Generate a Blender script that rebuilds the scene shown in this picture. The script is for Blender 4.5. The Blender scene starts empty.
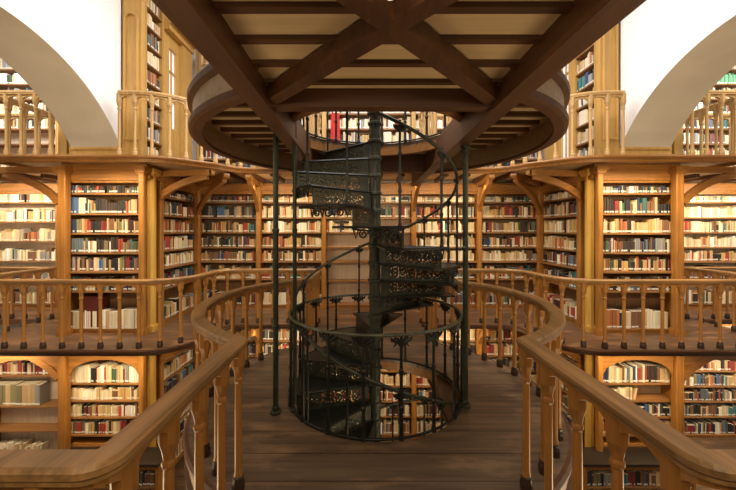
import bpy, bmesh, math, random
from mathutils import Vector, Matrix
random.seed(11)
PI = math.pi
S = bpy.context.scene
COL = S.collection
CY = 3.775            # axis of the spiral stair
ZU = 2.92             # upper gallery floor
ZL = -2.9             # lower hall floor
CAM = Vector((-0.13, 0.0, 1.75))

# ------------------------------------------------------------------ materials
def new_mat(name):
    m = bpy.data.materials.new(name); m.use_nodes = True
    nt = m.node_tree; b = nt.nodes['Principled BSDF']
    return m, nt, b

def wood(name, col, axis='z', rough=0.45, contrast=0.45, scale=1.0, bump=0.12):
    m, nt, b = new_mat(name)
    tc = nt.nodes.new('ShaderNodeTexCoord'); mp = nt.nodes.new('ShaderNodeMapping')
    s = {'x': (1.3, 26, 26), 'y': (26, 1.3, 26), 'z': (26, 26, 1.3)}[axis]
    mp.inputs['Scale'].default_value = [v*scale for v in s]
    n1 = nt.nodes.new('ShaderNodeTexNoise'); n1.inputs['Scale'].default_value = 1.0
    n1.inputs['Detail'].default_value = 5; n1.inputs['Roughness'].default_value = 0.62
    n2 = nt.nodes.new('ShaderNodeTexNoise'); n2.inputs['Scale'].default_value = 1.7; n2.inputs['Detail'].default_value = 3
    mix = nt.nodes.new('ShaderNodeMath'); mix.operation = 'MULTIPLY_ADD'; mix.inputs[1].default_value = 0.65
    m2 = nt.nodes.new('ShaderNodeMath'); m2.operation = 'MULTIPLY'; m2.inputs[1].default_value = 0.35
    cr = nt.nodes.new('ShaderNodeValToRGB')
    lo = [c*(1-contrast) for c in col]; hi = [min(1, c*(1+contrast*0.6)) for c in col]
    cr.color_ramp.elements[0].position = 0.33; cr.color_ramp.elements[0].color = (*lo, 1)
    cr.color_ramp.elements[1].position = 0.68; cr.color_ramp.elements[1].color = (*hi, 1)
    L = nt.links.new
    L(tc.outputs['Object'], mp.inputs['Vector']); L(mp.outputs['Vector'], n1.inputs['Vector'])
    L(tc.outputs['Object'], n2.inputs['Vector']); L(n2.outputs['Fac'], m2.inputs[0])
    L(n1.outputs['Fac'], mix.inputs[0]); L(m2.outputs[0], mix.inputs[2])
    L(mix.outputs[0], cr.inputs['Fac']); L(cr.outputs['Color'], b.inputs['Base Color'])
    b.inputs['Roughness'].default_value = rough
    if bump:
        bp = nt.nodes.new('ShaderNodeBump'); bp.inputs['Strength'].default_value = bump; bp.inputs['Distance'].default_value = 0.01
        L(n1.outputs['Fac'], bp.inputs['Height']); L(bp.outputs['Normal'], b.inputs['Normal'])
    return m

def planks(name, col, width=0.30, rough=0.38):
    """boards running along X, seams across Y, scuffed in irregular patches"""
    m, nt, b = new_mat(name); L = nt.links.new
    tc = nt.nodes.new('ShaderNodeTexCoord'); sep = nt.nodes.new('ShaderNodeSeparateXYZ')
    L(tc.outputs['Object'], sep.inputs['Vector'])
    div = nt.nodes.new('ShaderNodeMath'); div.operation = 'DIVIDE'; div.inputs[1].default_value = width
    L(sep.outputs['Y'], div.inputs[0])
    fr = nt.nodes.new('ShaderNodeMath'); fr.operation = 'FRACT'; L(div.outputs[0], fr.inputs[0])
    fl = nt.nodes.new('ShaderNodeMath'); fl.operation = 'FLOOR'; L(div.outputs[0], fl.inputs[0])
    wn = nt.nodes.new('ShaderNodeTexWhiteNoise'); wn.noise_dimensions = '1D'; L(fl.outputs[0], wn.inputs['W'])
    mp = nt.nodes.new('ShaderNodeMapping'); mp.inputs['Scale'].default_value = (1.2, 22, 22); L(tc.outputs['Object'], mp.inputs['Vector'])
    n1 = nt.nodes.new('ShaderNodeTexNoise'); n1.inputs['Scale'].default_value = 1; n1.inputs['Detail'].default_value = 6; L(mp.outputs['Vector'], n1.inputs['Vector'])
    mp2 = nt.nodes.new('ShaderNodeMapping'); mp2.inputs['Scale'].default_value = (1.1, 3.2, 1); L(tc.outputs['Object'], mp2.inputs['Vector'])
    n2 = nt.nodes.new('ShaderNodeTexNoise'); n2.inputs['Scale'].default_value = 1.4; n2.inputs['Detail'].default_value = 6; n2.inputs['Roughness'].default_value = 0.6; L(mp2.outputs['Vector'], n2.inputs['Vector'])
    cr = nt.nodes.new('ShaderNodeValToRGB')
    cr.color_ramp.elements[0].position = 0.3; cr.color_ramp.elements[0].color = (*[c*0.55 for c in col], 1)
    cr.color_ramp.elements[1].position = 0.75; cr.color_ramp.elements[1].color = (*[c*1.35 for c in col], 1)
    add = nt.nodes.new('ShaderNodeMath'); add.operation = 'MULTIPLY_ADD'; add.inputs[1].default_value = 0.28
    sub = nt.nodes.new('ShaderNodeMath'); sub.operation = 'SUBTRACT'; sub.inputs[1].default_value = 0.14
    L(wn.outputs['Value'], add.inputs[0]); L(n1.outputs['Fac'], sub.inputs[0]); L(sub.outputs[0], add.inputs[2])
    L(add.outputs[0], cr.inputs['Fac'])
    wr = nt.nodes.new('ShaderNodeValToRGB')
    wr.color_ramp.elements[0].position = 0.52; wr.color_ramp.elements[0].color = (0, 0, 0, 1)
    wr.color_ramp.elements[1].position = 0.70; wr.color_ramp.elements[1].color = (0.8, 0.8, 0.8, 1)
    L(n2.outputs['Fac'], wr.inputs['Fac'])
    mx = nt.nodes.new('ShaderNodeMix'); mx.data_type = 'RGBA'
    L(wr.outputs['Color'], mx.inputs['Factor']); L(cr.outputs['Color'], mx.inputs['A'])
    mx.inputs['B'].default_value = (min(1, col[0]*2.6), min(1, col[1]*2.4), min(1, col[2]*2.0), 1)
    sm = nt.nodes.new('ShaderNodeMath'); sm.operation = 'LESS_THAN'; sm.inputs[1].default_value = 0.025; L(fr.outputs[0], sm.inputs[0])
    mx2 = nt.nodes.new('ShaderNodeMix'); mx2.data_type = 'RGBA'
    L(sm.outputs[0], mx2.inputs['Factor']); L(mx.outputs['Result'], mx2.inputs['A']); mx2.inputs['B'].default_value = (0.008, 0.005, 0.003, 1)
    L(mx2.outputs['Result'], b.inputs['Base Color'])
    b.inputs['Roughness'].default_value = rough
    bp = nt.nodes.new('ShaderNodeBump'); bp.inputs['Strength'].default_value = 0.15; bp.inputs['Distance'].default_value = 0.01
    L(n1.outputs['Fac'], bp.inputs['Height']); L(bp.outputs['Normal'], b.inputs['Normal'])
    return m

def plain(name, col, rough=0.6, metal=0.0, noise=0.0, nscale=8, emit=None):
    m, nt, b = new_mat(name)
    b.inputs['Base Color'].default_value = (*col, 1); b.inputs['Roughness'].default_value = rough; b.inputs['Metallic'].default_value = metal
    if noise:
        tc = nt.nodes.new('ShaderNodeTexCoord'); n = nt.nodes.new('ShaderNodeTexNoise'); n.inputs['Scale'].default_value = nscale; n.inputs['Detail'].default_value = 5
        cr = nt.nodes.new('ShaderNodeValToRGB')
        cr.color_ramp.elements[0].position = 0.3; cr.color_ramp.elements[0].color = (*[c*(1-noise) for c in col], 1)
        cr.color_ramp.elements[1].position = 0.7; cr.color_ramp.elements[1].color = (*[min(1, c*(1+noise)) for c in col], 1)
        nt.links.new(tc.outputs['Object'], n.inputs['Vector']); nt.links.new(n.outputs['Fac'], cr.inputs['Fac']); nt.links.new(cr.outputs['Color'], b.inputs['Base Color'])
    if emit:
        b.inputs['Emission Color'].default_value = (*emit[0], 1); b.inputs['Emission Strength'].default_value = emit[1]
    return m

def iron(name, col, diamond=False):
    m, nt, b = new_mat(name); L = nt.links.new
    b.inputs['Metallic'].default_value = 0.35; b.inputs['Roughness'].default_value = 0.42
    tc = nt.nodes.new('ShaderNodeTexCoord'); n = nt.nodes.new('ShaderNodeTexNoise'); n.inputs['Scale'].default_value = 14; n.inputs['Detail'].default_value = 6
    cr = nt.nodes.new('ShaderNodeValToRGB')
    cr.color_ramp.elements[0].position = 0.3; cr.color_ramp.elements[0].color = (*[c*0.65 for c in col], 1)
    cr.color_ramp.elements[1].position = 0.72; cr.color_ramp.elements[1].color = (*[c*1.4 for c in col], 1)
    L(tc.outputs['Object'], n.inputs['Vector']); L(n.outputs['Fac'], cr.inputs['Fac']); L(cr.outputs['Color'], b.inputs['Base Color'])
    return m

M = {
 'case':   wood('oak_vertical_grain', (0.37, 0.158, 0.029), 'z'),
 'case_h': wood('oak_horizontal_grain', (0.33, 0.138, 0.028), 'x'),
 'shelf':  wood('oak_shelf', (0.30, 0.14, 0.045), 'x'),
 'back':   wood('pale_case_back', (0.74, 0.60, 0.46), 'z', 0.7, 0.2),
 'backdk': wood('brown_case_back', (0.22, 0.12, 0.055), 'z', 0.7, 0.3),
 'yellow': wood('yellow_oak', (0.56, 0.33, 0.095), 'z', 0.5, 0.22),
 'gold':   wood('golden_oak', (0.62, 0.36, 0.07), 'z', 0.45, 0.25),
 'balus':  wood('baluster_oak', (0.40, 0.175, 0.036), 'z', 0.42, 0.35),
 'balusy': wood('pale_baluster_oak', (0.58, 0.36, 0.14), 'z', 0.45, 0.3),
 'rail':   wood('handrail_oak', (0.30, 0.158, 0.055), 'y', 0.40, 0.6),
 'rail_x': wood('handrail_oak_across', (0.30, 0.155, 0.052), 'x', 0.40, 0.6),
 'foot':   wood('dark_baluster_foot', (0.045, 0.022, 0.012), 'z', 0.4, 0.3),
 'beam':   wood('dark_brown_beam', (0.098, 0.036, 0.012), 'y', 0.5, 0.5),
 'beam_x': wood('dark_brown_crossbeam', (0.098, 0.036, 0.012), 'x', 0.5, 0.5),
 'soffit': wood('tan_soffit_boards', (0.70, 0.50, 0.27), 'x', 0.6, 0.2, 0.5),
 'fascia': wood('grey_oak_fascia', (0.40, 0.27, 0.15), 'x', 0.5, 0.3),
 'floor':  planks('worn_dark_planks', (0.125, 0.085, 0.056)),
 'gfloor': planks('gallery_planks', (0.15, 0.082, 0.046), 0.25),
 'lfloor': planks('hall_floor_planks', (0.10, 0.06, 0.035), 0.25),
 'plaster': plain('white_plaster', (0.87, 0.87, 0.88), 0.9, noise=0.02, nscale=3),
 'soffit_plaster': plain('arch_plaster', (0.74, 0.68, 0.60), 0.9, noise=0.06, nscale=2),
 'iron':   iron('green_black_iron', (0.054, 0.058, 0.042)),
 'irong':  iron('dark_green_iron', (0.030, 0.038, 0.022)),
 'irondk': iron('black_iron', (0.017, 0.017, 0.014)),
 'ironrail': iron('worn_iron_rail', (0.10, 0.105, 0.075)),
 'countr': wood('dark_counter_top', (0.028, 0.02, 0.015), 'x', 0.35, 0.3),
 'glass':  plain('glowing_door_glass', (0.75, 0.82, 0.9), 0.3, emit=((0.8, 0.9, 1.0), 0.35)),  # emission stands in for daylight behind the panes
 'lamp':   plain('lamp_globe', (0.95, 0.93, 0.88), 0.3, emit=((1.0, 0.9, 0.75), 1.2)),
 'brass':  plain('brass', (0.5, 0.34, 0.12), 0.35, 0.9),
 'maroon': wood('dark_red_board', (0.13, 0.022, 0.014), 'z', 0.5, 0.3),
 'red':    plain('red_cloth', (0.55, 0.03, 0.025), 0.8, noise=0.2, nscale=20),
}
def book_mat():
    m, nt, b = new_mat('book_cloth'); L = nt.links.new
    a = nt.nodes.new('ShaderNodeAttribute'); a.attribute_name = 'Col'
    L(a.outputs['Color'], b.inputs['Base Color']); b.inputs['Roughness'].default_value = 0.6
    return m
M['book'] = book_mat()

# ------------------------------------------------------------------ object helpers
def link(name, bm, mat, parent=None, smooth=False):
    me = bpy.data.meshes.new(name)
    bmesh.ops.recalc_face_normals(bm, faces=bm.faces)
    bm.to_mesh(me); bm.free()
    for mm in (mat if isinstance(mat, (list, tuple)) else [mat]): me.materials.append(mm)
    if smooth:
        for p in me.polygons: p.use_smooth = True
    o = bpy.data.objects.new(name, me); COL.objects.link(o)
    if parent:
        o.parent = parent
        o.matrix_parent_inverse = Matrix.Translation(-parent.location) if parent.type == 'EMPTY' else Matrix.Identity(4)
    return o
def thing(name, label, cat, loc, group=None):
    e = bpy.data.objects.new(name, None); COL.objects.link(e); e.location = loc; e.empty_display_size = 0.2
    e['label'] = label; e['category'] = cat
    if group: e['group'] = group
    return e
def tag(o, label, cat, group=None):
    o['label'] = label; o['category'] = cat
    if group: o['group'] = group
    return o
def struct(o): o['kind'] = 'structure'; return o

def box(bm, x0, x1, y0, y1, z0, z1, mi=0):
    v = [bm.verts.new(p) for p in ((x0,y0,z0),(x1,y0,z0),(x1,y1,z0),(x0,y1,z0),(x0,y0,z1),(x1,y0,z1),(x1,y1,z1),(x0,y1,z1))]
    for f in ((0,1,2,3),(4,5,6,7),(0,1,5,4),(1,2,6,5),(2,3,7,6),(3,0,4,7)):
        bm.faces.new([v[i] for i in f]).material_index = mi
def fbox(bm, o, u, d, a0, a1, b0, b1, z0, z1):
    """box in a frame: o + a*u + b*d"""
    P = [(a0,b0),(a1,b0),(a1,b1),(a0,b1)]
    q = [(o[0]+a*u[0]+b*d[0], o[1]+a*u[1]+b*d[1]) for a, b in P]
    v = [bm.verts.new((x,y,z0)) for x,y in q] + [bm.verts.new((x,y,z1)) for x,y in q]
    for f in ((0,1,2,3),(4,5,6,7),(0,1,5,4),(1,2,6,5),(2,3,7,6),(3,0,4,7)): bm.faces.new([v[i] for i in f])
def bar(bm, p, q, w, h, up=Vector((0,0,1))):
    p = Vector(p); q = Vector(q); t = (q-p).normalized(); s = t.cross(up).normalized(); n = s.cross(t)
    v = []
    for c in (p, q):
        for a, b in ((-1,-1),(1,-1),(1,1),(-1,1)): v.append(bm.verts.new(c + s*(a*w/2) + n*(b*h/2)))
    for f in ((0,1,2,3),(4,5,6,7),(0,1,5,4),(1,2,6,5),(2,3,7,6),(3,0,4,7)): bm.faces.new([v[i] for i in f])
def lathe(bm, prof, cx=0, cy=0, n=10, z=0):
    rings = []
    for r, zz in prof: rings.append([bm.verts.new((cx + r*math.cos(2*PI*i/n + PI/n), cy + r*math.sin(2*PI*i/n + PI/n), z+zz)) for i in range(n)])
    for a, b in zip(rings, rings[1:]):
        for i in range(n): bm.faces.new((a[i], a[(i+1)%n], b[(i+1)%n], b[i]))
    bm.faces.new(rings[0]); bm.faces.new(rings[-1])
def tube(bm, pts, r, n=6, closed=False):
    pts = [Vector(p) for p in pts]; rings = []; N = len(pts); prev = None
    for i, p in enumerate(pts):
        a = pts[(i-1) % N] if (closed or i > 0) else p
        b = pts[(i+1) % N] if (closed or i < N-1) else p
        t = (b-a).normalized()
        ref = Vector((0,0,1)) if abs(t.z) < 0.95 else Vector((1,0,0))
        s = t.cross(ref).normalized()
        if prev is not None and s.dot(prev) < 0: s = -s
        prev = s
        w = t.cross(s)
        rr = r[i] if isinstance(r, (list, tuple)) else r
        rings.append([bm.verts.new(p + (s*math.cos(2*PI*k/n) + w*math.sin(2*PI*k/n))*rr) for k in range(n)])
    for i in range(N if closed else N-1):
        a, b = rings[i], rings[(i+1) % N]
        for k in range(n): bm.faces.new((a[k], a[(k+1)%n], b[(k+1)%n], b[k]))
    if not closed:
        bm.faces.new(rings[0]); bm.faces.new(rings[-1])
def offset_path(path, d, closed=False):
    """miter offset, +d to the left of travel"""
    out = []; N = len(path)
    for i, p in enumerate(path):
        p = Vector(p).to_2d() if len(p) > 2 else Vector(p)
        ns = []
        if closed or i > 0:
            t = (p - Vector(path[i-1])).normalized(); ns.append(Vector((-t.y, t.x)))
        if closed or i < N-1:
            t = (Vector(path[(i+1) % N]) - p).normalized(); ns.append(Vector((-t.y, t.x)))
        n = sum(ns, Vector((0,0))).normalized()
        k = max(0.35, n.dot(ns[0]))
        out.append(p + n*(d/k))
    return out
def sweep(bm, path, prof, closed=False):
    """profile = [(offset, z)...] closed loop"""
    cols = []
    lines = {}
    for o, z in prof:
        if o not in lines: lines[o] = offset_path(path, o, closed)
    N = len(path); rings = [[bm.verts.new((*lines[o][i], z)) for o, z in prof] for i in range(N)]
    P = len(prof)
    for i in range(N if closed else N-1):
        a, b = rings[i], rings[(i+1) % N]
        for k in range(P): bm.faces.new((a[k], a[(k+1)%P], b[(k+1)%P], b[k]))
    if not closed: bm.faces.new(rings[0]); bm.faces.new(rings[-1])
def prism(bm, outer, holes, z0, z1, mtop=0, mbot=0, mside=0):
    loops = [outer] + holes
    for z, mi in ((z1, mtop), (z0, mbot)):
        es = []
        for lp in loops:
            v = [bm.verts.new((p[0], p[1], z)) for p in lp]
            for i in range(len(v)): es.append(bm.edges.new((v[i], v[(i+1) % len(v)])))
        r = bmesh.ops.triangle_fill(bm, use_beauty=True, use_dissolve=False, edges=es)
        for g in r['geom']:
            if isinstance(g, bmesh.types.BMFace): g.material_index = mi
    for lp in loops:
        a = [bm.verts.new((p[0], p[1], z0)) for p in lp]; b = [bm.verts.new((p[0], p[1], z1)) for p in lp]
        for i in range(len(a)):
            j = (i+1) % len(a); bm.faces.new((a[i], a[j], b[j], b[i])).material_index = mside
    bmesh.ops.remove_doubles(bm, verts=bm.verts, dist=1e-5)
def arc(cx, cy, r, a0, a1, n):
    return [(cx + r*math.cos(a0 + (a1-a0)*i/n), cy + r*math.sin(a0 + (a1-a0)*i/n)) for i in range(n+1)]
def mirror(path): return [(-x, y) for x, y in reversed(path)]
def resample(path, step=None, n=None, closed=False):
    """points, tangents at equal arc length"""
    pts = [Vector(p) for p in path]
    if closed: pts = pts + [pts[0]]
    seg = [(b-a).length for a, b in zip(pts, pts[1:])]; tot = sum(seg)
    if n is None: n = max(1, round(tot/step))
    out = []
    for i in range(n+1):
        s = min(tot*i/n, tot-1e-6); k = 0
        while s > seg[k] and k < len(seg)-1: s -= seg[k]; k += 1
        t = (pts[k+1]-pts[k]).normalized()
        out.append((pts[k] + t*s, t))
    return out, tot

# ------------------------------------------------------------------ shell
XW = 9.0
def slab(name, x0, x1, y0, y1, z0, z1, mat):
    bm = bmesh.new(); box(bm, x0, x1, y0, y1, z0, z1); return struct(link(name, bm, mat))
slab('floor', -XW, XW, -0.6, 8.2, ZL-0.15, ZL, M['lfloor'])
slab('ceiling', -XW, XW, -0.6, 8.2, 6.4, 6.55, M['plaster'])
slab('wall_back', -XW, XW, 8.0, 8.2, ZL, 6.4, M['plaster'])
slab('wall_left_end', -XW-0.15, -XW, -0.6, 8.2, ZL, 6.4, M['plaster'])
slab('wall_right_end', XW, XW+0.15, -0.6, 8.2, ZL, 6.4, M['plaster'])
# side walls pierced by one wide arch each, resting on the piers
def arch_wall(name, xa, xb):
    ya, yb, zs, R = CY-2.025, CY+2.025, 3.14, 2.39
    zc = zs + 1.12 - R
    half = math.asin(2.025/R); n = 40
    cur = [(CY + R*math.sin(-half + 2*half*i/n), zc + R*math.cos(-half + 2*half*i/n)) for i in range(n+1)]
    bm = bmesh.new()
    top = 6.4
    L, Rr = sorted((xa, xb))
    def strip(x, flip):
        lo = [bm.verts.new((x, y, z)) for y, z in cur]; hi = [bm.verts.new((x, y, top)) for y, z in cur]
        for i in range(n): bm.faces.new((lo[i], lo[i+1], hi[i+1], hi[i]))
        return lo, hi
    l0, h0 = strip(L, 0); l1, h1 = strip(Rr, 1)
    for i in range(n):
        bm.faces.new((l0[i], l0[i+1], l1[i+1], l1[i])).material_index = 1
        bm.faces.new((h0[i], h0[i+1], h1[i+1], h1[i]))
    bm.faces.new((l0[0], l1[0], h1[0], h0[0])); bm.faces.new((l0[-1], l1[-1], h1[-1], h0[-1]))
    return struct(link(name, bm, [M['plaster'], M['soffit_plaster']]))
arch_wall('wall_left', -5.04, -4.2)
arch_wall('wall_right', 4.2, 5.04)
def pier(name, s):
    bm = bmesh.new()
    x0, x1 = sorted((s*5.04, s*4.18))
    box(bm, x0, x1, 6.14, 8.0, ZL, 6.4)
    return struct(link(name, bm, M['plaster']))
pier('wall_left_pier', -1); pier('wall_right_pier', 1)

# ------------------------------------------------------------------ books (collected first, built at the end)
BOOKS = []
PAL = {
 'cream': ((0.64,0.53,0.34),'cream'), 'ivory': ((0.74,0.66,0.49),'ivory'), 'white': ((0.82,0.80,0.74),'white'),
 'tan': ((0.55,0.38,0.20),'tan'), 'ochre': ((0.52,0.34,0.13),'ochre'), 'brown': ((0.20,0.10,0.05),'brown'),
 'dark': ((0.045,0.03,0.025),'dark brown'), 'black': ((0.018,0.018,0.02),'black'), 'maroon': ((0.22,0.03,0.03),'maroon'),
 'red': ((0.36,0.05,0.035),'red'), 'rust': ((0.42,0.15,0.06),'rust'), 'navy': ((0.03,0.045,0.11),'navy'),
 'blue': ((0.06,0.13,0.30),'blue'), 'teal': ((0.05,0.18,0.19),'teal'), 'green': ((0.055,0.10,0.05),'green'),
 'grey': ((0.30,0.29,0.27),'grey'), 'olive': ((0.22,0.19,0.09),'olive'), 'purple': ((0.17,0.05,0.30),'purple'),
 'mint': ((0.16,0.42,0.24),'light green'), 'slate': ((0.11,0.14,0.17),'slate'),
}
MIX = {
 'warmred': dict(cream=5, ivory=2, white=3, tan=4, brown=3, red=2.2, maroon=1.6, green=1, grey=2, black=1.5),
 'mixed': dict(cream=4, ivory=2, white=1.5, tan=4, brown=6, dark=6, black=5, maroon=2, red=1.6, rust=1.6, navy=3, blue=1, teal=1.4, green=1.6, grey=4, olive=2, slate=3, ochre=1.5),
 'darkmix': dict(cream=2, tan=3, brown=6, dark=8, black=6, maroon=2, red=.8, rust=1, navy=3, teal=1, green=1.6, grey=3, olive=2, slate=4, white=1, blue=.6),
 'light': dict(cream=8, ivory=8, white=5, tan=5, ochre=3, brown=1.6, grey=2, rust=1, red=.8, navy=.6, green=.6, dark=1, teal=.4),
 'warm': dict(cream=6, ivory=3, tan=6, ochre=5, brown=4, rust=4, red=2, maroon=3, dark=2, black=2, green=1, navy=1, grey=1),
 'reds': dict(red=6, maroon=6, cream=3, tan=3, brown=2, black=2, rust=3, white=2),
 'green': dict(mint=1), 'vellum': dict(cream=5, ivory=4, tan=3),
 'vol': dict(grey=3, olive=3, tan=2),
}
def pick(mix):
    d = MIX[mix]; r = random.random()*sum(d.values())
    for k, w in d.items():
        r -= w
        if r <= 0: return k
    return k
def fill_row(case, sh, o, u, d, a0, a1, z, hmax, mix, fill=1.0, wscale=1.0, setback=0.03, hr=(0.62, 0.97), left=False):
    """stand books along a shelf; o = case corner, u along, d inward"""
    a = a0 + 0.006; end = a0 + (a1-a0)*fill - 0.01; k = 0; run = 0
    while True:
        if run <= 0:
            col = pick(mix); run = random.choice((1,1,1,1,1,1,1,2,2,3,5)); bw = random.uniform(0.017, 0.043)*wscale
            bh = hmax*random.uniform(*hr); bd = min(0.2, bh*random.uniform(0.62, 0.8)); same = run
        w = bw*(random.uniform(0.75, 1.3) if same < 3 else 1.0)
        h = bh*random.uniform(0.97, 1.02) if same < 3 else bh
        h = min(h, hmax*0.985)
        if a + w > end: break
        run -= 1; k += 1
        c, cn = PAL[col]; j = random.uniform(0.8, 1.2)
        cc = tuple(min(0.9, x*j*random.uniform(0.93, 1.07)) for x in c)
        BOOKS.append(dict(case=case, shelf=sh, k=k, o=o, u=u, d=d, a=a, w=w-0.0015, z=z+0.001, h=h, dp=bd, sb=setback+random.uniform(-0.008, 0.012), col=cc, cn=cn, tall=h/hmax, tilt=0.0))
        a += w
        if random.random() < 0.008: a += random.uniform(0.01, 0.05)
    if fill < 0.97 and k and BOOKS[-1]['h'] < 0.3:      # the last book of a loose row leans
        b = BOOKS[-1]; b['tilt'] = -0.2; b['a'] += 0.2*b['h']*0.5

# ------------------------------------------------------------------ bookcases
ORD = ['topmost','second','third','fourth','fifth','sixth','seventh','eighth','ninth']
def bookcase(short, label, o, u, d, W, z0, z1, shelves, rows, depth=0.28, mat='case', back='backdk', group=None, sp=0.045, cornice=True, ledge=4):
    """shelves = shelf-top heights from the top down; rows = list of dict(mix, fill ...) or None"""
    ctr = (o[0]+u[0]*W/2+d[0]*depth/2, o[1]+u[1]*W/2+d[1]*depth/2, z0)
    t = thing('bookcase', label, 'bookcase', ctr, group)
    for a in (0, W-sp):
        bm = bmesh.new(); fbox(bm, o, u, d, a, a+sp, 0, depth, z0, z1)
        fbox(bm, o, u, d, a+0.012, a+sp-0.012, -0.012, 0.0, z0+0.05, z1-0.05)
        link('side_panel', bm, M[mat], t)
    bm = bmesh.new(); fbox(bm, o, u, d, sp, W-sp, depth-0.015, depth, z0, z1); link('back_panel', bm, M[back], t)
    bm = bmesh.new(); fbox(bm, o, u, d, sp, W-sp, 0.0, depth-0.015, z1-0.07, z1)
    if cornice: fbox(bm, o, u, d, 0, W, -0.03, 0.0, z1-0.03, z1)
    link('top_board', bm, M[mat], t)
    bm = bmesh.new(); fbox(bm, o, u, d, sp, W-sp, 0.02, depth-0.015, z0, z0+0.06); link('plinth', bm, M[mat], t)
    top = z1 - 0.07
    for i, z in enumerate(shelves):
        bm = bmesh.new()
        fbox(bm, o, u, d, sp, W-sp, 0.004, depth-0.016, z-0.028, z)
        if i == ledge and cornice and z0 == 0.0: fbox(bm, o, u, d, 0.0, W, -0.05, 0.004, z-0.035, z-0.003)
        link('shelf', bm, M['shelf'], t)
        r = rows[i] if i < len(rows) else None
        if r:
            r = dict(r); hm = r.pop('hmax', min(0.31, top - z - 0.035)); mix = r.pop('mix')
            fill_row(short, i, o, u, d, sp, W-sp, z, hm, mix, **r)
        top = z - 0.028
    return t

def R(mix, **k): return dict(mix=mix, **k)
ZM = [2.375, 2.03, 1.70, 1.37, 1.06]                 # mid-level shelves
ZMb = ZM + [0.70, 0.10]
ZLo = [-0.82, -1.12, -1.42, -1.74, -2.12, -2.48, -2.82]
ZLo_b = [-0.72, -1.06, -1.40, -1.74, -2.08, -2.42, -2.82]
ZUp = [5.35, 5.02, 4.69, 4.36, 4.02, 3.68, 3.34, 3.0]
UX, DY = (1, 0), (0, 1)
YB = 7.70
# --- back wall, middle gallery
backs = [(-3.85, -2.45, 'darkmix', 'left back-corner case'), (-2.45, -1.0, 'warm', 'back case left of stair'), (-1.0, 1.0, None, 'centre back case'),
         (1.0, 2.45, 'light', 'back case right of stair'), (2.45, 3.85, 'mixed', 'right back-corner case')]
G_BACK = 'bookcases along the back wall of the middle gallery'
for x0, x1, mix, nm in backs:
    if mix is None:
        bookcase('centre back case', 'wide bookcase with bare pale shelves behind the spiral stair', (x0, YB), UX, DY, x1-x0, 0.0, 2.62, [2.375, 2.03, 1.70, 1.37, 1.06, 0.62, 0.08],
                 [R('mixed'), R('darkmix', fill=1), R('light', fill=0.36)], back='back', group=G_BACK)
        continue
    rows = {'darkmix': [R('darkmix', hr=(.8,.97)), R('darkmix'), R('mixed'), R('mixed'), R('warm'), R('light'), R('mixed')],
            'warm': [R('light'), R('light'), R('light'), R('warm'), R('warm'), R('mixed'), R('light')],
            'light': [R('light'), R('mixed'), R('light'), R('light'), R('light'), R('mixed'), R('mixed')],
            'mixed': [R('mixed'), R('warm'), R('mixed'), R('warm'), R('light'), R('mixed'), R('mixed')]}[mix]
    lab = {'darkmix': 'oak bookcase of dark leather volumes in the left back corner, middle gallery', 'warm': 'oak bookcase of ochre and cream books just left of the spiral stair, middle gallery',
           'light': 'oak bookcase of cream books just right of the spiral stair, middle gallery', 'mixed': 'oak bookcase of mixed books in the right back corner, middle gallery'}[mix]
    bookcase(nm, lab, (x0, YB), UX, DY, x1-x0, 0.0, 2.62, ZM + [0.66, 0.08], rows, group=G_BACK)
# --- back wall, lower hall
for i, (x0, x1, mix, nm) in enumerate(backs):
    lab = ['lower-hall bookcase in the left back corner, below the middle gallery', 'lower-hall bookcase left of centre, glimpsed under the round platform',
           'wide lower-hall bookcase seen through the stairwell opening', 'lower-hall bookcase right of centre, glimpsed through the stairwell opening', 'lower-hall bookcase in the right back corner, below the middle gallery'][i]
    bookcase('lower ' + nm, lab, (x0, YB), UX, DY, x1-x0, ZL, -0.32, ZLo_b, [R(random.choice(('mixed','light','warm','reds'))) for _ in ZLo_b], group='bookcases along the back wall of the lower hall')
# --- back wall, upper gallery
for i, (x0, x1, mix, nm) in enumerate(backs):
    lab = ['upper-gallery bookcase in the left back corner behind the pale balusters', 'upper-gallery bookcase left of the stairhead, back wall', 'wide upper-gallery bookcase seen through the stairhead opening',
           'upper-gallery bookcase right of the stairhead, back wall', 'upper-gallery bookcase in the right back corner behind the pale balusters'][i]
    bookcase('upper ' + nm, lab, (x0, YB), UX, DY, x1-x0, ZU, 5.75, ZUp, [R('mixed' if i in (0, 4) else 'light') for _ in ZUp], mat='yellow', back='back', group='bookcases along the back wall of the upper gallery')
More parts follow.
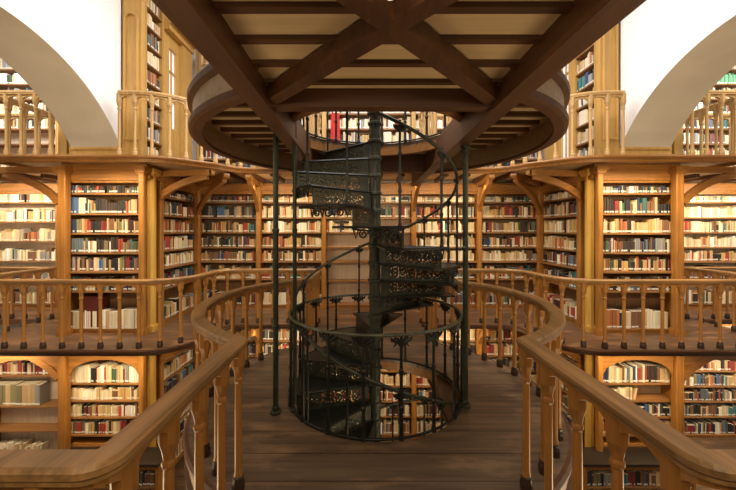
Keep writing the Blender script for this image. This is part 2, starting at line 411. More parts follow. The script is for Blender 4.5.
# --- wings
ZWl = [2.37, 1.94, 1.50, 1.06]
for s, nm in ((-1, 'left'), (1, 'right')):
    for j, (xa, xb) in enumerate(((5.3, 6.95), (6.95, 8.65))):
        x0, x1 = sorted((s*xa, s*xb)); w = x1-x0; pos = ('inner', 'outer')[j]
        if s < 0:
            zs, rw = ZWl + [0.62, 0.10], [R('light', hmax=0.31), R('light', hmax=0.31), R('light', hmax=0.3), R('light', hmax=0.3), R('mixed'), R('warm')]
        else:
            zs, rw = ZM + [0.66, 0.1], [R('light'), R('light'), R('light'), R('light'), R('warm'), R('mixed'), R('light')]
        bookcase(f'{pos} {nm} wing case', f'{pos} bookcase of pale books in the brightly lit {nm} wing, middle gallery', (x0, YB), UX, DY, w, 0.0, 2.62, zs, rw, back='back', group=f'bookcases in the {nm} wing')
        zl = ZLo_b if s > 0 else [-0.86, -1.42, -1.86, -2.35, -2.82]
        if s > 0: rw = [R('light'), R('mixed'), R('warm'), R('mixed'), R('mixed'), R('mixed'), R('mixed')]
        else: rw = [R('reds', hmax=0.26), R('vol', hmax=0.42, hr=(.85,.9), wscale=2.6, fill=0.62), None, R('vellum', hmax=.25, fill=.6), R('mixed')]
        bookcase(f'lower {pos} {nm} wing case', f'{pos} {nm}-wing bookcase, lower hall' + (', with bare shelves and large grey volumes' if s < 0 else ', tightly filled'), (x0, YB if s > 0 else 6.2), UX, DY, w, ZL, -0.32, zl, rw, back='back', group=f'bookcases in the {nm} wing')
        rw = [R('light')]*8 if s < 0 else [R('light'), R('green'), R('light'), R('mixed'), R('mixed'), R('mixed'), R('light'), R('mixed')]
        if s < 0: rw = [R('light'), R('light'), R('mixed'), R('light'), R('light'), None, None, R('light')]
        bookcase(f'upper {pos} {nm} wing case', f'{pos} upper-gallery bookcase in the {nm} wing, seen under the plaster arch', (x0, YB), UX, DY, w, ZU, 5.75, ZUp, rw, mat='yellow', back='back', group=f'bookcases in the {nm} wing')
# --- pier fronts
def pier_cases(s):
    nm = 'left' if s < 0 else 'right'
    x0, x1 = sorted((s*5.17, s*3.86)); W = x1-x0
    rows = ([R('darkmix'), R('mixed'), R('mixed', hr=(.7,.97)), R('mixed'), R('mixed')] if s < 0 else
            [R('darkmix', hr=(.62,.9)), R('mixed', hr=(.55,.97)), R('warm'), R('darkmix'), R('warm')])
    bookcase(f'{nm} pier case', f'oak bookcase on the front of the {nm} pier, middle gallery', (x0, 5.82), UX, DY, W, 0.0, 2.62, ZM + [0.72, 0.08],
             rows + [R('darkmix', hmax=0.25), R('white_files' if False else 'light', hmax=0.34, wscale=1.5, hr=(.8, .95))], back='backdk', group='bookcases on the pier fronts')
    bookcase(f'lower {nm} pier case', f'oak bookcase on the front of the {nm} pier, lower hall below the gallery', (x0, 5.82), UX, DY, W, -1.93, -0.34, [-0.84, -1.13, -1.41, -1.71, -1.89],
             [R('warmred' if s < 0 else 'mixed', hr=(.75,.97)), R('light' if s < 0 else 'vellum', fill=1.0 if s < 0 else .5), R('warmred' if s < 0 else 'mixed'), R('warm', hr=(.7,.97))], back='back' if s > 0 else 'backdk', group='bookcases on the pier fronts')
    # low cabinet with dark counter in front of the pier, turning the corner
    xa, xb = sorted((s*5.1, s*3.35)); Wc = xb-xa
    t = bookcase(f'{nm} low cabinet', f'low book cabinet with dark counter top at the foot of the {nm} pier', (xa, 5.42), UX, DY, Wc, ZL, -1.95, [-2.3, -2.62, -2.84],
             [R('darkmix', hmax=.26), R('mixed', hmax=.26), None], depth=0.4, group='low cabinets at the pier feet', cornice=False)
    bm = bmesh.new(); box(bm, xa-0.03, xb+0.03, 5.38, 5.815, -1.95, -1.91); link('counter_top', bm, M['countr'], t)
    # side cases facing the hall
    for lvl, z0, z1, zs in (('', 0.0, 2.62, ZM + [0.66, 0.08]), ('lower ', ZL, -0.32, ZLo_b)):
        o, u, d, w = ((-3.82, 6.32), (0, 1), (-1, 0), 1.34) if s < 0 else ((3.82, 7.66), (0, -1), (1, 0), 1.34)
        bookcase(f'{lvl}{nm} reveal case', f'bookcase on the inner side of the {nm} pier, ' + ('middle gallery' if not lvl else 'lower hall'), o, u, d, w, z0, z1, zs, [R(random.choice(('mixed','warm','light'))) for _ in zs], group='bookcases on the inner sides of the piers', depth=0.3)
    y1 = 6.50 if s < 0 else 6.56; w = y1-5.94
    o, u, d = ((-3.88, 5.94), (0, 1), (-1, 0)) if s < 0 else ((3.88, y1), (0, -1), (1, 0))
    bookcase(f'upper {nm} reveal case', f'tall pale bookcase on the inner side of the {nm} pier, upper gallery', o, u, d, w, ZU, 6.3, [5.98, 5.66, 5.33, 5.0, 4.67, 4.34, 4.02, 3.68, 3.34, 3.0],
             [R('light'), R('light'), R('light'), R('mixed' if s < 0 else 'warm'), R('light'), R('mixed'), R('light'), R('mixed' if s < 0 else 'vellum'), R('darkmix' if s < 0 else 'vellum'), R('warm' if s < 0 else 'light')], mat='yellow', back='back', group='bookcases on the inner sides of the piers', depth=0.28)
pier_cases(-1); pier_cases(1)

# ------------------------------------------------------------------ posts and pilasters
def post(label, x, y, z0, z1, w=0.15, mat='case', cap=True, group=None, round_=False):
    t = thing('post', label, 'post', (x, y, z0), group)
    bm = bmesh.new()
    if round_: lathe(bm, [(w/2, 0.1), (w/2, z1-z0-0.1)], x, y, 8, z0)
    else:
        box(bm, x-w/2, x+w/2, y-w/2, y+w/2, z0, z1)
        bmesh.ops.bevel(bm, geom=list(bm.edges), offset=0.014, segments=1, affect='EDGES')
    link('shaft', bm, M[mat], t)
    bm = bmesh.new()
    for k, (e, a, b) in enumerate(((0.012, 0.0, 0.02), (0.03, 0.02, 0.055), (0.05, 0.055, 0.10), (0.035, 0.10, 0.12))):
        h = w/2+e; box(bm, x-h, x+h, y-h, y+h, z1-0.12+a, z1-0.12+b)
    link('capital', bm, M[mat], t)
    bm = bmesh.new(); h = w/2+0.014; box(bm, x-h, x+h, y-h, y+h, z0, z0+0.09); h -= 0.008; box(bm, x-h, x+h, y-h, y+h, z0+0.09, z0+0.11); link('base', bm, M[mat], t)
    return t
for s, nm in ((-1, 'left'), (1, 'right')):
    for lv, z0, z1 in (('middle gallery', 0.0, 2.80), ('lower hall', ZL, -0.12)):
        post(f'square oak post at the outer edge of the {nm} pier, {lv}', s*5.10, 5.74, z0, z1, w=0.13, group='posts of the piers')
        post(f'square oak post at the hall side of the {nm} pier front, {lv}', s*3.80, 5.74, z0, z1, w=0.09, group='posts of the piers')
        post(f'golden half-round column on the corner of the {nm} pier, {lv}', s*3.80, 5.98, z0, z1, w=0.15, mat='gold', round_=True, group='corner columns of the piers')
        post(f'slim oak post beside the inner bookcase of the {nm} pier, {lv}', s*3.80, 6.22, z0, z1, w=0.11, group='posts of the piers')
        post(f'oak corner post where {nm} pier meets back wall, {lv}', s*3.80, 7.66, z0, z1, w=0.12, group='posts of the back wall')
        post(f'oak post between the two bookcases nearest the {nm} back corner, {lv}', s*2.45, 7.66, z0, z1, w=0.10, group='posts of the back wall')
        post(f'oak post at the {nm} side of the centre bookcase, {lv}', s*1.0, 7.66, z0, z1, w=0.10, group='posts of the back wall')
    # upper pilaster with an arched panel
    xa, xb = sorted((s*4.2, s*3.875))
    t = thing('pilaster', f'yellow pilaster with arched panel on the {nm} pier, upper gallery', 'pilaster', ((xa+xb)/2, 5.97, ZU), 'upper pilasters')
    bm = bmesh.new(); box(bm, xa, xb, 5.83, 5.93, ZU, 6.38); link('shaft', bm, M['yellow'], t)
    bm = bmesh.new(); xm = (xa+xb)/2; hw = 0.12
    prof = [(xm-hw, ZU+0.35), (xm+hw, ZU+0.35)] + [(xm+hw*math.cos(a*PI/10), 5.3+hw*math.sin(a*PI/10)) for a in range(11)]
    inner = [(xm+(x-xm)*0.78, ZU+0.39 if z < ZU+0.4 else 5.3+(z-5.3)*0.78) for x, z in prof]
    n = len(prof)
    V = [[bm.verts.new((x, y, z)) for x, z in pr] for pr, y in ((prof, 5.83), (prof, 5.79), (inner, 5.79), (inner, 5.83))]
    for A, B in zip(V, V[1:]):
        for i in range(n): bm.faces.new((A[i], A[(i+1)%n], B[(i+1)%n], B[i]))
    link('panel_moulding', bm, M['yellow'], t)
    bm = bmesh.new(); box(bm, xa-0.02, xb+0.02, 5.80, 5.83, ZU, ZU+0.22); link('base', bm, M['yellow'], t)
    # plinth below the arch springing
    xa, xb = sorted((s*5.04, s*4.225))
    bm = bmesh.new(); box(bm, xa, xb, 5.80, 6.14, ZU, 3.10); box(bm, xa-0.0, xb, 5.78, 6.14, 3.10, 3.14)
    tag(link('plinth', bm, M['yellow']), f'low yellow panelled plinth where the {nm} plaster arch springs', 'plinth', 'arch plinths')
    # outer pilasters below the arch's far edge
    t = thing('pilaster', f'narrow yellow pilaster pair behind the {nm} arch, upper gallery', 'pilaster', (s*5.2, 6.1, ZU), 'upper pilasters')
    for dx in (0.0, 0.19):
        bm = bmesh.new(); xx = s*(5.17+dx); box(bm, xx-0.075, xx+0.075, 6.0, 6.2, ZU, 6.3); box(bm, xx-0.09, xx+0.09, 5.98, 6.2, ZU, ZU+0.15); link('shaft', bm, M['yellow'], t)
    # glazed door / window beyond the reveal case, upper gallery
    y0 = 6.51 if s < 0 else 6.57
    d = thing('door_1' if s < 0 else 'window_1', f'narrow glazed {"door" if s < 0 else "window"} beside the upper {nm} pier bookcase', 'door' if s < 0 else 'window', (s*3.9, y0+.3, ZU)); d['kind'] = 'structure'
    xi = s*3.90; x0, x1 = sorted((xi, s*4.15))
    bm = bmesh.new()
    box(bm, x0, x1, y0, y0+0.20, ZU, 6.2); box(bm, x0, x1, y0+0.46, y0+0.55, ZU, 6.2); box(bm, x0, x1-0, y0+.2, y0+0.46, 5.3, 5.5)
    box(bm, x0, x1, y0+.2, y0+0.46, ZU, 3.75 if s < 0 else ZU+0.1); box(bm, x0, x1, y0+.2, y0+.46, 5.5, 6.2); link('frame', bm, M['yellow'], d)
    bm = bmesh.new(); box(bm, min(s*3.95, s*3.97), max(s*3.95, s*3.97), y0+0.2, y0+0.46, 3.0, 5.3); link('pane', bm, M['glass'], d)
    bm = bmesh.new(); box(bm, min(s*3.92, s*3.99), max(s*3.92, s*3.99), y0+0.32, y0+0.34, 3.0, 5.3)
    for zz in (4.3, 4.85): box(bm, min(s*3.92, s*3.99), max(s*3.92, s*3.99), y0+0.2, y0+0.46, zz, zz+.03)
    link('glazing_bar', bm, M['yellow'], d)
    t = thing('pilaster', f'broad yellow pilaster beyond the glazed {"door" if s < 0 else "window"}, upper {nm} gallery', 'pilaster', (s*3.9, y0+.75, ZU), 'upper pilasters')
    bm = bmesh.new(); x0, x1 = sorted((s*3.82, s*4.15)); box(bm, x0, x1, y0+0.56, y0+0.94, ZU, 6.3); link('shaft', bm, M['yellow'], t)
    bm = bmesh.new(); x0, x1 = sorted((s*3.79, s*4.15)); box(bm, x0, x1, y0+0.555, y0+0.96, ZU, ZU+.2); link('base', bm, M['yellow'], t)
    # cornice above the reveal
    bm = bmesh.new(); x0, x1 = sorted((s*3.78, s*4.15)); box(bm, x0, x1, y0, y0+0.95, 5.55, 5.66); x0, x1 = sorted((s*3.72, s*4.15)); box(bm, x0, x1, y0, y0+.95, 5.66, 5.74)
    struct(link('trim_1' if s < 0 else 'trim_2', bm, M['yellow']))

# ------------------------------------------------------------------ galleries
def smooth_corner(p, ang0, ang1, r, c, n=8): return arc(c[0], c[1], r, ang0, ang1, n)
def gallery_path(yf, xw, xs, wy, yfar, chamfer):
    """rail line of the left half, from the wing well round to the far bridge"""
    if not chamfer:
        p = [(-8.97, wy), (-xw, wy), (-xw, yf)]
        p += arc(-3.45, yf+0.62, 0.62, -PI/2, -0.06, 10)
        p += [(-2.81, yf+0.85)]
        p += [(x, y) for x, y in arc(-2.38, yfar-0.43, 0.43, PI, PI/2, 8)]
    else:
        p = [(-8.97, wy), (-xw, wy), (-xw, yf)]
        p += arc(-3.75, yf+0.9, 0.9, -PI/2, -0.62, 7)
        p += [(-2.78, 6.02)]
        p += arc(-2.1, yfar-0.62, 0.62, PI*0.82, PI/2, 7)
    return p
mid_half = gallery_path(5.10, 6.28, 2.78, 6.82, 6.50, False)
up_half = gallery_path(5.44, 5.98, 2.78, 6.5, 6.56, True)
def gallery(name, label, half, z, th, upper):
    edge = offset_path(half, -0.075)
    edge = [tuple(p) for p in edge]
    full = edge + [(-x, y) for x, y in reversed(edge)]
    outline = full + [(8.97, 7.98), (5.06, 7.98), (5.06, 6.12), (4.16, 6.12), (4.16, 7.98), (-4.16, 7.98), (-4.16, 6.12), (-5.06, 6.12), (-5.06, 7.98), (-8.97, 7.98)]
    t = thing(name, label, 'gallery', (0, 7.2, z), 'timber galleries')
    bm = bmesh.new(); prism(bm, outline, [], z-0.05, z, 0, 1, 0); link('deck', bm, [M['gfloor'], M['soffit']], t)
    # edge beam + mouldings follow the rim
    bm = bmesh.new()
    sweep(bm, full, [(0.03, z-th), (0.09, z-th), (0.09, z-0.03), (0.09, z-0.002), (-0.015, z-0.002), (-0.022, z-0.02), (-0.015, z-0.04), (0.02, z-0.055)])
    link('fascia', bm, M['case_h'] if upper else M['beam_x'], t)
    x = -8.6
    while x < 8.7:
        if abs(x) > 5.2 or abs(x) < 3.6:
            bm = bmesh.new(); box(bm, x-0.035, x+0.035, 6.62 if abs(x) < 5.2 else 6.85, 7.6, z-0.13, z-0.05); link('joist', bm, M['beam'], t)
        x += 0.42
    return t
g_mid = gallery('gallery', 'middle gallery of dark planks running along both wings and the back wall', mid_half, 0.0, 0.10, False)
g_up = gallery('gallery', 'upper gallery carried on curved oak brackets along wings and back wall', up_half, ZU, 0.10, True)

def bracket(t, p0, p1, z0, z1, w=0.075, h=0.11, sag=0.35):
    """curved brace springing from a post at p0,z0 out to p1,z1 plus its cantilever"""
    bm = bmesh.new(); n = 10
    p0 = Vector((*p0, z0)); p1 = Vector((*p1, z1))
    c = Vector((p0.x*0.72+p1.x*0.28, p0.y*0.72+p1.y*0.28, z1-(z1-z0)*0.28))
    pts = [(1-k)**2*p0 + 2*k*(1-k)*c + k*k*p1 for k in [i/n for i in range(n+1)]]
    hd = Vector((p1.x-p0.x, p1.y-p0.y, 0)).normalized(); sd = Vector((-hd.y, hd.x, 0))
    rings = []
    for i, p in enumerate(pts):
        a = pts[max(0, i-1)]; b = pts[min(n, i+1)]; tt = (b-a).normalized(); nn = sd.cross(tt)
        rings.append([bm.verts.new(p + sd*(q*w/2) + nn*(r*h/2)) for q, r in ((-1,-1),(1,-1),(1,1),(-1,1))])
    for a, b in zip(rings, rings[1:]):
        for k in range(4): bm.faces.new((a[k], a[(k+1)%4], b[(k+1)%4], b[k]))
    bm.faces.new(rings[0]); bm.faces.new(rings[-1])
    # cantilever with rounded nose
    e = p1 + hd*0.07; zz = z1+0.06
    bar(bm, (p0.x, p0.y, zz), (e.x, e.y, zz), 0.10, 0.10)
    q = [bm.verts.new(Vector((e.x, e.y, zz)) + sd*sg*0.05 + hd*(0.05*math.cos(a)) + Vector((0,0,0.05*math.sin(a)))) for sg in (-1, 1) for a in [(-PI/2 + PI*i/6) for i in range(7)]]
    for i in range(6): bm.faces.new((q[i], q[i+1], q[i+8], q[i+7]))
    link('bracket', bm, M['case_h'], t)
for t, z in ((g_up, ZU), (g_mid, 0.0)):
    for s in (-1, 1):
        bracket(t, (s*3.80, 6.20), (s*2.85, 6.02), z-0.62, z-0.23)
        bracket(t, (s*3.78, 7.62), (s*2.68, 6.36), z-0.80, z-0.23)
        bracket(t, (s*2.45, 7.62), (s*2.3, 6.58), z-0.72, z-0.23)
        bracket(t, (s*1.0, 7.62), (s*0.95, 6.62), z-0.72, z-0.23)
        bracket(t, (s*5.2, 5.76), (s*6.15, 5.80), z-0.72, z-0.23)
        bracket(t, (s*5.12, 6.0), (s*6.0, 6.9), z-0.55, z-0.23, 0.09, 0.14)
    # arched boards between the pier posts
    for s in (-1, 1):
        for xa, xb in ((3.845, 5.03), (5.17, 6.4)):
            if z > 1 : continue
            bm = bmesh.new(); n = 14; x0, x1 = sorted((s*xa, s*xb)); V = []
            for i in range(n+1):
                k = i/n; x = x0+(x1-x0)*k; zb = z-0.69+0.28*math.sqrt(max(0, 1-(2*k-1)**2))
                V.append([bm.verts.new((x, y, q)) for y, q in ((5.74, zb), (5.78, zb), (5.78, z-0.16), (5.74, z-0.16))])
            for A, B in zip(V, V[1:]):
                for j in range(4): bm.faces.new((A[j], A[(j+1)%4], B[(j+1)%4], B[j]))
            bm.faces.new(V[0]); bm.faces.new(V[-1])
            link('arched_board', bm, M['case_h'], t)
    # frieze beam above the bookcases
    bm = bmesh.new()
    for xa, xb, y in ((-3.75, 3.75, 7.62),): box(bm, xa, xb, y, 7.98, z-0.30, z-0.14)
    for s in (-1, 1):
        xa, xb = sorted((s*5.15, s*8.9)); box(bm, xa, xb, 7.62, 7.98, z-0.30, z-0.14)
        xa, xb = sorted((s*5.2, s*3.76)); box(bm, xa, xb, 5.80, 6.1, z-0.295, z-0.05); box(bm, xa, xb, 5.77, 5.80, z-0.16, z-0.13)
        xa, xb = sorted((s*3.74, s*3.88)); box(bm, xa, xb, 5.84, 7.7, z-0.30, z-0.14)
    link('frieze', bm, M['case_h'], t)

# ------------------------------------------------------------------ balustrades
_proto = {}
def baluster_mesh(kind):
    if kind in _proto: return _proto[kind]
    bm = bmesh.new()
    lathe(bm, [(0.027, 0.07), (0.030, 0.10), (0.024, 0.13), (0.0235, 0.60), (0.022, 0.72), (0.030, 0.735), (0.030, 0.75), (0.024, 0.765), (0.030, 0.80), (0.043, 0.84), (0.045, 0.975)], n=8)
    bm.normal_update(); me = bpy.data.meshes.new('baluster'); bmesh.ops.recalc_face_normals(bm, faces=bm.faces); bm.to_mesh(me); bm.free(); me.materials.append(M[kind])
    bm = bmesh.new()
    lathe(bm, [(0.040, 0.0), (0.042, 0.05), (0.034, 0.075), (0.036, 0.09), (0.028, 0.10)], n=8)
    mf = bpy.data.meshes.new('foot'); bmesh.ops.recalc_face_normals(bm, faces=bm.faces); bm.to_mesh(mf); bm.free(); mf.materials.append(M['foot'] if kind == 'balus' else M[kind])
    _proto[kind] = (me, mf); return me, mf
def balustrade(label, path, z, spacing, mat='balus', railmat='rail', group=None, h=1.02, skip_ends=(0, 0), rw=0.057, vis=None):
    """vis = optional test: leave out balusters that stand outside what the place shows"""
    c = Vector(path[len(path)//2])
    t = thing('balustrade', label, 'balustrade', (c.x, c.y, z), group)
    bm = bmesh.new()
    sweep(bm, path, [(-rw+.008, z+h-0.058), (rw-.008, z+h-0.058), (rw-.008, z+h-0.045), (rw, z+h-0.035), (rw, z+h-0.014), (rw-0.014, z+h), (-rw+0.014, z+h), (-rw, z+h-0.014), (-rw, z+h-0.035), (-rw+.008, z+h-0.045)])
    link('handrail', bm, M[railmat], t)
    # straight runs between sharp corners get their own even spacing
    runs = [[path[0]]]
    for i in range(1, len(path)-1):
        runs[-1].append(path[i])
        a = (Vector(path[i])-Vector(path[i-1])).normalized(); b = (Vector(path[i+1])-Vector(path[i])).normalized()
        if a.dot(b) < 0.8: runs.append([path[i]])
    runs[-1].append(path[-1])
    bs = bmesh.new(); me, mf = baluster_mesh(mat); first = True
    for ri, run in enumerate(runs):
        P, tot = resample(run, spacing); n = len(P)-1
        for i, (p, tn) in enumerate(P):
            if not first and i == 0: continue
            if (i == 0 and skip_ends[0]) or (ri == len(runs)-1 and i == n and skip_ends[1]): continue
            b = bpy.data.objects.new('baluster', me); COL.objects.link(b); b.parent = t
            b.location = (p.x-c.x, p.y-c.y, 0); b.rotation_euler.z = math.atan2(tn.y, tn.x)
            f = bpy.data.objects.new('foot', mf); COL.objects.link(f); f.parent = b
        first = False
        fine, _ = resample(run, n=n*10)
        V = []
        zt = z+h-0.05
        for i, (p, tn) in enumerate(fine):
            k = (i % 10)/10; q = 2*k-1
            zb = z+h-0.215 + 0.125*math.sqrt(max(0, 1-q*q))**0.9
            nv = Vector((-tn.y, tn.x))*0.019
            V.append([bs.verts.new((p.x+nv.x*sg, p.y+nv.y*sg, zz)) for sg, zz in ((-1, zb), (1, zb), (1, zt), (-1, zt))])
        for A, B in zip(V, V[1:]):
            for j in range(4): bs.faces.new((A[j], A[(j+1)%4], B[(j+1)%4], B[j]))
        bs.faces.new(V[0]); bs.faces.new(V[-1])
    link('arched_spandrel', bs, M[mat], t)
    return t
RC = 1.745
yj = math.sqrt(RC**2 - 0.97**2); aj = math.atan2(yj, 0.97)
def bridge_rail(s):
    circ = arc(0, CY, RC, PI + aj, PI - aj, 48)           # left half, near to far
    near = arc(-1.02, 1.155, 0.05, -PI/2, 0, 5) + [circ[0]]
    p = [(-3.1, 1.105)] + near + circ[1:] + [(-0.97, 6.50)]
    return p if s < 0 else [(-x, y) for x, y in p]
for s, nm in ((-1, 'left'), (1, 'right')):
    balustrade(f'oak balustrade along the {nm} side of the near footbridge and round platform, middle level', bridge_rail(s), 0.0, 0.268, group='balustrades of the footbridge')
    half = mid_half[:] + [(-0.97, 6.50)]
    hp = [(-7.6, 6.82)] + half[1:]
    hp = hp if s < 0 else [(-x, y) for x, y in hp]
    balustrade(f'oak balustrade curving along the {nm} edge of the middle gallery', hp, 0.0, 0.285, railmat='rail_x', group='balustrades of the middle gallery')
    hp = [(-7.6, 6.5)] + up_half[1:] + [(-0.97, 6.56)]
    # the upper rail stops at the pier on both sides
    a = [(-7.6, 6.5), (-5.98, 6.5), (-5.98, 5.44), (-5.06, 5.44)]
    b = [(-3.97, 5.44)] + up_half[3:] + [(-0.97, 6.56)]
    if s > 0: a = [(-x, y) for x, y in a]; b = [(-x, y) for x, y in b]
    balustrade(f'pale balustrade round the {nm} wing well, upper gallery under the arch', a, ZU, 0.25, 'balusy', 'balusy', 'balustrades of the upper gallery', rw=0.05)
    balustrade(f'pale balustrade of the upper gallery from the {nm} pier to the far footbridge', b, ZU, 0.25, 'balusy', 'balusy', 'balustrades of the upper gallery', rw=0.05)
    p = arc(0, CY, RC, PI + aj, PI - aj, 48); p = [(-0.97, 1.3)] + p + [(-0.97, 6.56)]
    p = p if s < 0 else [(-x, y) for x, y in p]
    balustrade(f'pale balustrade on the {nm} rim of the overhead round platform', p, ZU, 0.25, 'balusy', 'balusy', 'balustrades of the overhead footbridge', rw=0.05)

# ------------------------------------------------------------------ footbridges with round platforms
RO, RH = 1.82, 0.93
yo = math.sqrt(RO**2 - 1.05**2); ao = math.atan2(yo, 1.05)
def bridge_outline(ynear, yfar, RO=RO):
    yo = math.sqrt(RO**2 - 1.05**2); ao = math.atan2(yo, 1.05)
    L = arc(0, CY, RO, PI + ao, PI - ao, 48); Rr = [(-x, y) for x, y in reversed(L)]
    return [(1.05, ynear), (-1.05, ynear)] + L + [(-1.05, yfar), (1.05, yfar)] + Rr
HOLE = arc(0, CY, RH, 0, 2*PI, 56)[:-1]
def footbridge(label, z, ynear, yfar, group, RO=RO):
    t = thing('footbridge', label, 'footbridge', (0, CY, z), group)
    bm = bmesh.new(); prism(bm, bridge_outline(ynear, yfar, RO), [HOLE], z-0.045, z, 0, 1, 0); link('deck', bm, [M['floor'], M['soffit']], t)
    # outer ring fascia (left and right arcs)
    for s in (-1, 1):
        a9 = math.atan2(math.sqrt(RO**2 - 0.89**2), 0.89)
        p = arc(0, CY, RO, PI + a9, PI - a9, 48)
        if s > 0: p = [(-x, y) for x, y in p]
        k = 1 if s < 0 else -1          # + offset = outward? left of travel
        bm = bmesh.new()
        sweep(bm, p, [(k*o, zz) for o, zz in ((0.0, z-0.28), (-0.03, z-0.28), (-0.03, z-0.26), (-0.02, z-0.25), (-0.02, z-0.045), (0.0, z-0.045))])
        link('ring_fascia', bm, M['fascia'], t)
        bm = bmesh.new()
        sweep(bm, p, [(k*o, zz) for o, zz in ((-0.075, z-0.31), (0.0, z-0.31), (0.03, z-0.30), (0.035, z-0.26), (0.0, z-0.24), (0.0, z-0.28), (-0.075, z-0.28))])
        sweep(bm, p, [(k*o, zz) for o, zz in ((0.0, z-0.09), (0.04, z-0.07), (0.045, z-0.03), (0.03, z-0.001), (0.0, z-0.001))])
        link('ring_moulding', bm, M['beam'], t)
        bm = bmesh.new()
        box(bm, *sorted((s*0.78, s*0.88)), ynear, yfar, z-0.32, z-0.045)
        box(bm, *sorted((s*0.765, s*0.895)), ynear, yfar, z-0.34, z-0.30)
        link('girder', bm, M['beam'], t)
        for yy in (2.05, 2.3, 1.0):                      # bolt heads on the girder's inner face
            bm = bmesh.new()
            for k2 in range(1): 
                r = 0.035; c = Vector((s*0.777, yy, z-0.18)); q = [bm.verts.new(c + Vector((0, r*math.cos(a*PI/5), r*math.sin(a*PI/5)))) for a in range(10)]
                q2 = [bm.verts.new(v.co + Vector((-s*0.02, 0, 0))) for v in q]
                for i in range(10): bm.faces.new((q[i], q[(i+1)%10], q2[(i+1)%10], q2[i]))
                bm.faces.new(q2)
            link('bolt', bm, M['beam'], t)
    # stairwell trim ring
    bm = bmesh.new(); sweep(bm, HOLE, [(0.0, z-0.15), (-0.0, z-0.045), (-0.09, z-0.045), (-0.09, z-0.14), (-0.07, z-0.15)], closed=True); link('well_ring', bm, M['case_h'], t)
    # cross beams, joists
    for yy in (2.46, 5.15):
        bm = bmesh.new(); box(bm, -0.78, 0.78, yy-0.05, yy+0.05, z-0.31, z-0.045); link('cross_beam', bm, M['beam_x'], t)
    y = ynear + 0.13 if z < 1 else 0.76
    while y < yfar:
        if all(abs(y-c) > 0.09 for c in (2.46, 5.15)):
            bm = bmesh.new(); rr = abs(y-CY)
            segs = []
            lim = 0.78
            if rr < RH+0.1:
                xh = math.sqrt(max(0, (RH+0.09)**2 - rr*rr))
                if xh < lim: segs += [(-lim, -xh), (xh, lim)]
            else: segs.append((-lim, lim))
            if rr < RO-0.2:
                xo = math.sqrt((RO-0.1)**2 - rr*rr)
                xi = max(0.88, math.sqrt(max(0, (RH+0.09)**2-rr*rr)))
                if xo > xi+.05: segs += [(-xo, -xi), (xi, xo)]
            bm.free()
            for a, b in segs:
                bm = bmesh.new(); zj, hj = (z-0.18, 0.024) if y < 2.4 else (z-0.045, 0.042); box(bm, a, b, y-0.024, y+0.024, zj-hj, zj); link('joist', bm, M['beam_x'], t)
        y += 0.253
    bm = bmesh.new(); box(bm, -0.78, 0.78, ynear, 2.41, z-0.18, z-0.046); link('soffit_boarding', bm, M['soffit'], t)
    # diagonal bracing of the near span
    for sg in (-1, 1):
        bm = bmesh.new(); bar(bm, (-sg*0.78, 0.62, z-0.245), (sg*0.78, 2.40, z-0.245), 0.095, 0.10 if sg > 0 else 0.098); link('diagonal_brace', bm, M['beam'], t)
    return t
f_mid = footbridge('footbridge of worn dark planks widening into a round platform about the stairwell', 0.0, 1.2, 6.40, 'footbridges')
f_up = footbridge('overhead footbridge and round platform with cross-braced brown beams', ZU, 0.5, 6.46, 'footbridges', 1.79)
# near galleries on which the near end of each bridge rests
bm = bmesh.new(); box(bm, -3.3, 3.3, -0.55, 1.19, -0.05, 0.0); box(bm, -3.3, 3.3, 1.09, 1.17, -0.2, -0.05)
tag(link('gallery', bm, M['gfloor']), 'near gallery in the foreground where the footbridge begins', 'gallery', None)

# round ceiling lamp under the bridge
t = thing('ceiling_lamp', 'small white globe lamp at the crossing of the overhead braces', 'lamp', (-0.03, 1.26, ZU-0.25))
bm = bmesh.new(); lathe(bm, [(0.03, -0.03), (0.04, 0.0)], -0.03, 1.26, 16, ZU-0.235); link('mount', bm, M['brass'], t)
bm = bmesh.new(); bmesh.ops.create_uvsphere(bm, u_segments=16, v_segments=10, radius=0.035, matrix=Matrix.Translation((-0.03, 1.26, ZU-0.29))); link('globe', bm, M['lamp'], t, True)

# ------------------------------------------------------------------ iron columns
def iron_column(label, x, y, z0, z1, r):
    t = thing('iron_column', label, 'column', (x, y, z0), 'iron columns')
    bm = bmesh.new(); pr = [(r, 0.05), (r, z1-z0-0.06)]
    lathe(bm, pr, x, y, 12, z0)
    for k in (0.28, 0.6): lathe(bm, [(r, 0), (r*1.35, 0.012), (r*1.35, 0.03), (r, 0.042)], x, y, 12, z0+(z1-z0)*k)
    link('shaft', bm, M['irong'], t, False)
    bm = bmesh.new(); lathe(bm, [(r*2.0, 0), (r*2.0, 0.018), (r*1.3, 0.03), (r*1.3, 0.06), (r, 0.07)], x, y, 14, z0); link('base', bm, M['irong'], t)
    bm = bmesh.new(); lathe(bm, [(r, 0), (r*1.35, 0.02), (r*1.35, 0.04), (r*1.9, 0.06), (r*1.9, 0.08)], x, y, 14, z1-0.08); link('capital', bm, M['irong'], t)
    return t
iron_column('slender green iron column standing left, clear of the stair ring', -0.965, 3.30, 0.0, ZU-0.045, 0.026)
iron_column('slender green iron column at the right of the stair ring', 0.885, 3.42, 0.0, ZU-0.34, 0.026)
iron_column('thin iron column at the left of the stair ring', -0.79, 3.34, 0.0, ZU-0.045, 0.019)

# ------------------------------------------------------------------ spiral stair
RISE, STEP = 0.19, PI/6
def sp(a, r): return (-math.sin(a)*r, CY - math.cos(a)*r)
stair = thing('spiral_staircase', 'dark cast-iron spiral staircase with pierced risers rising through the platform', 'staircase', (0, CY, ZL))
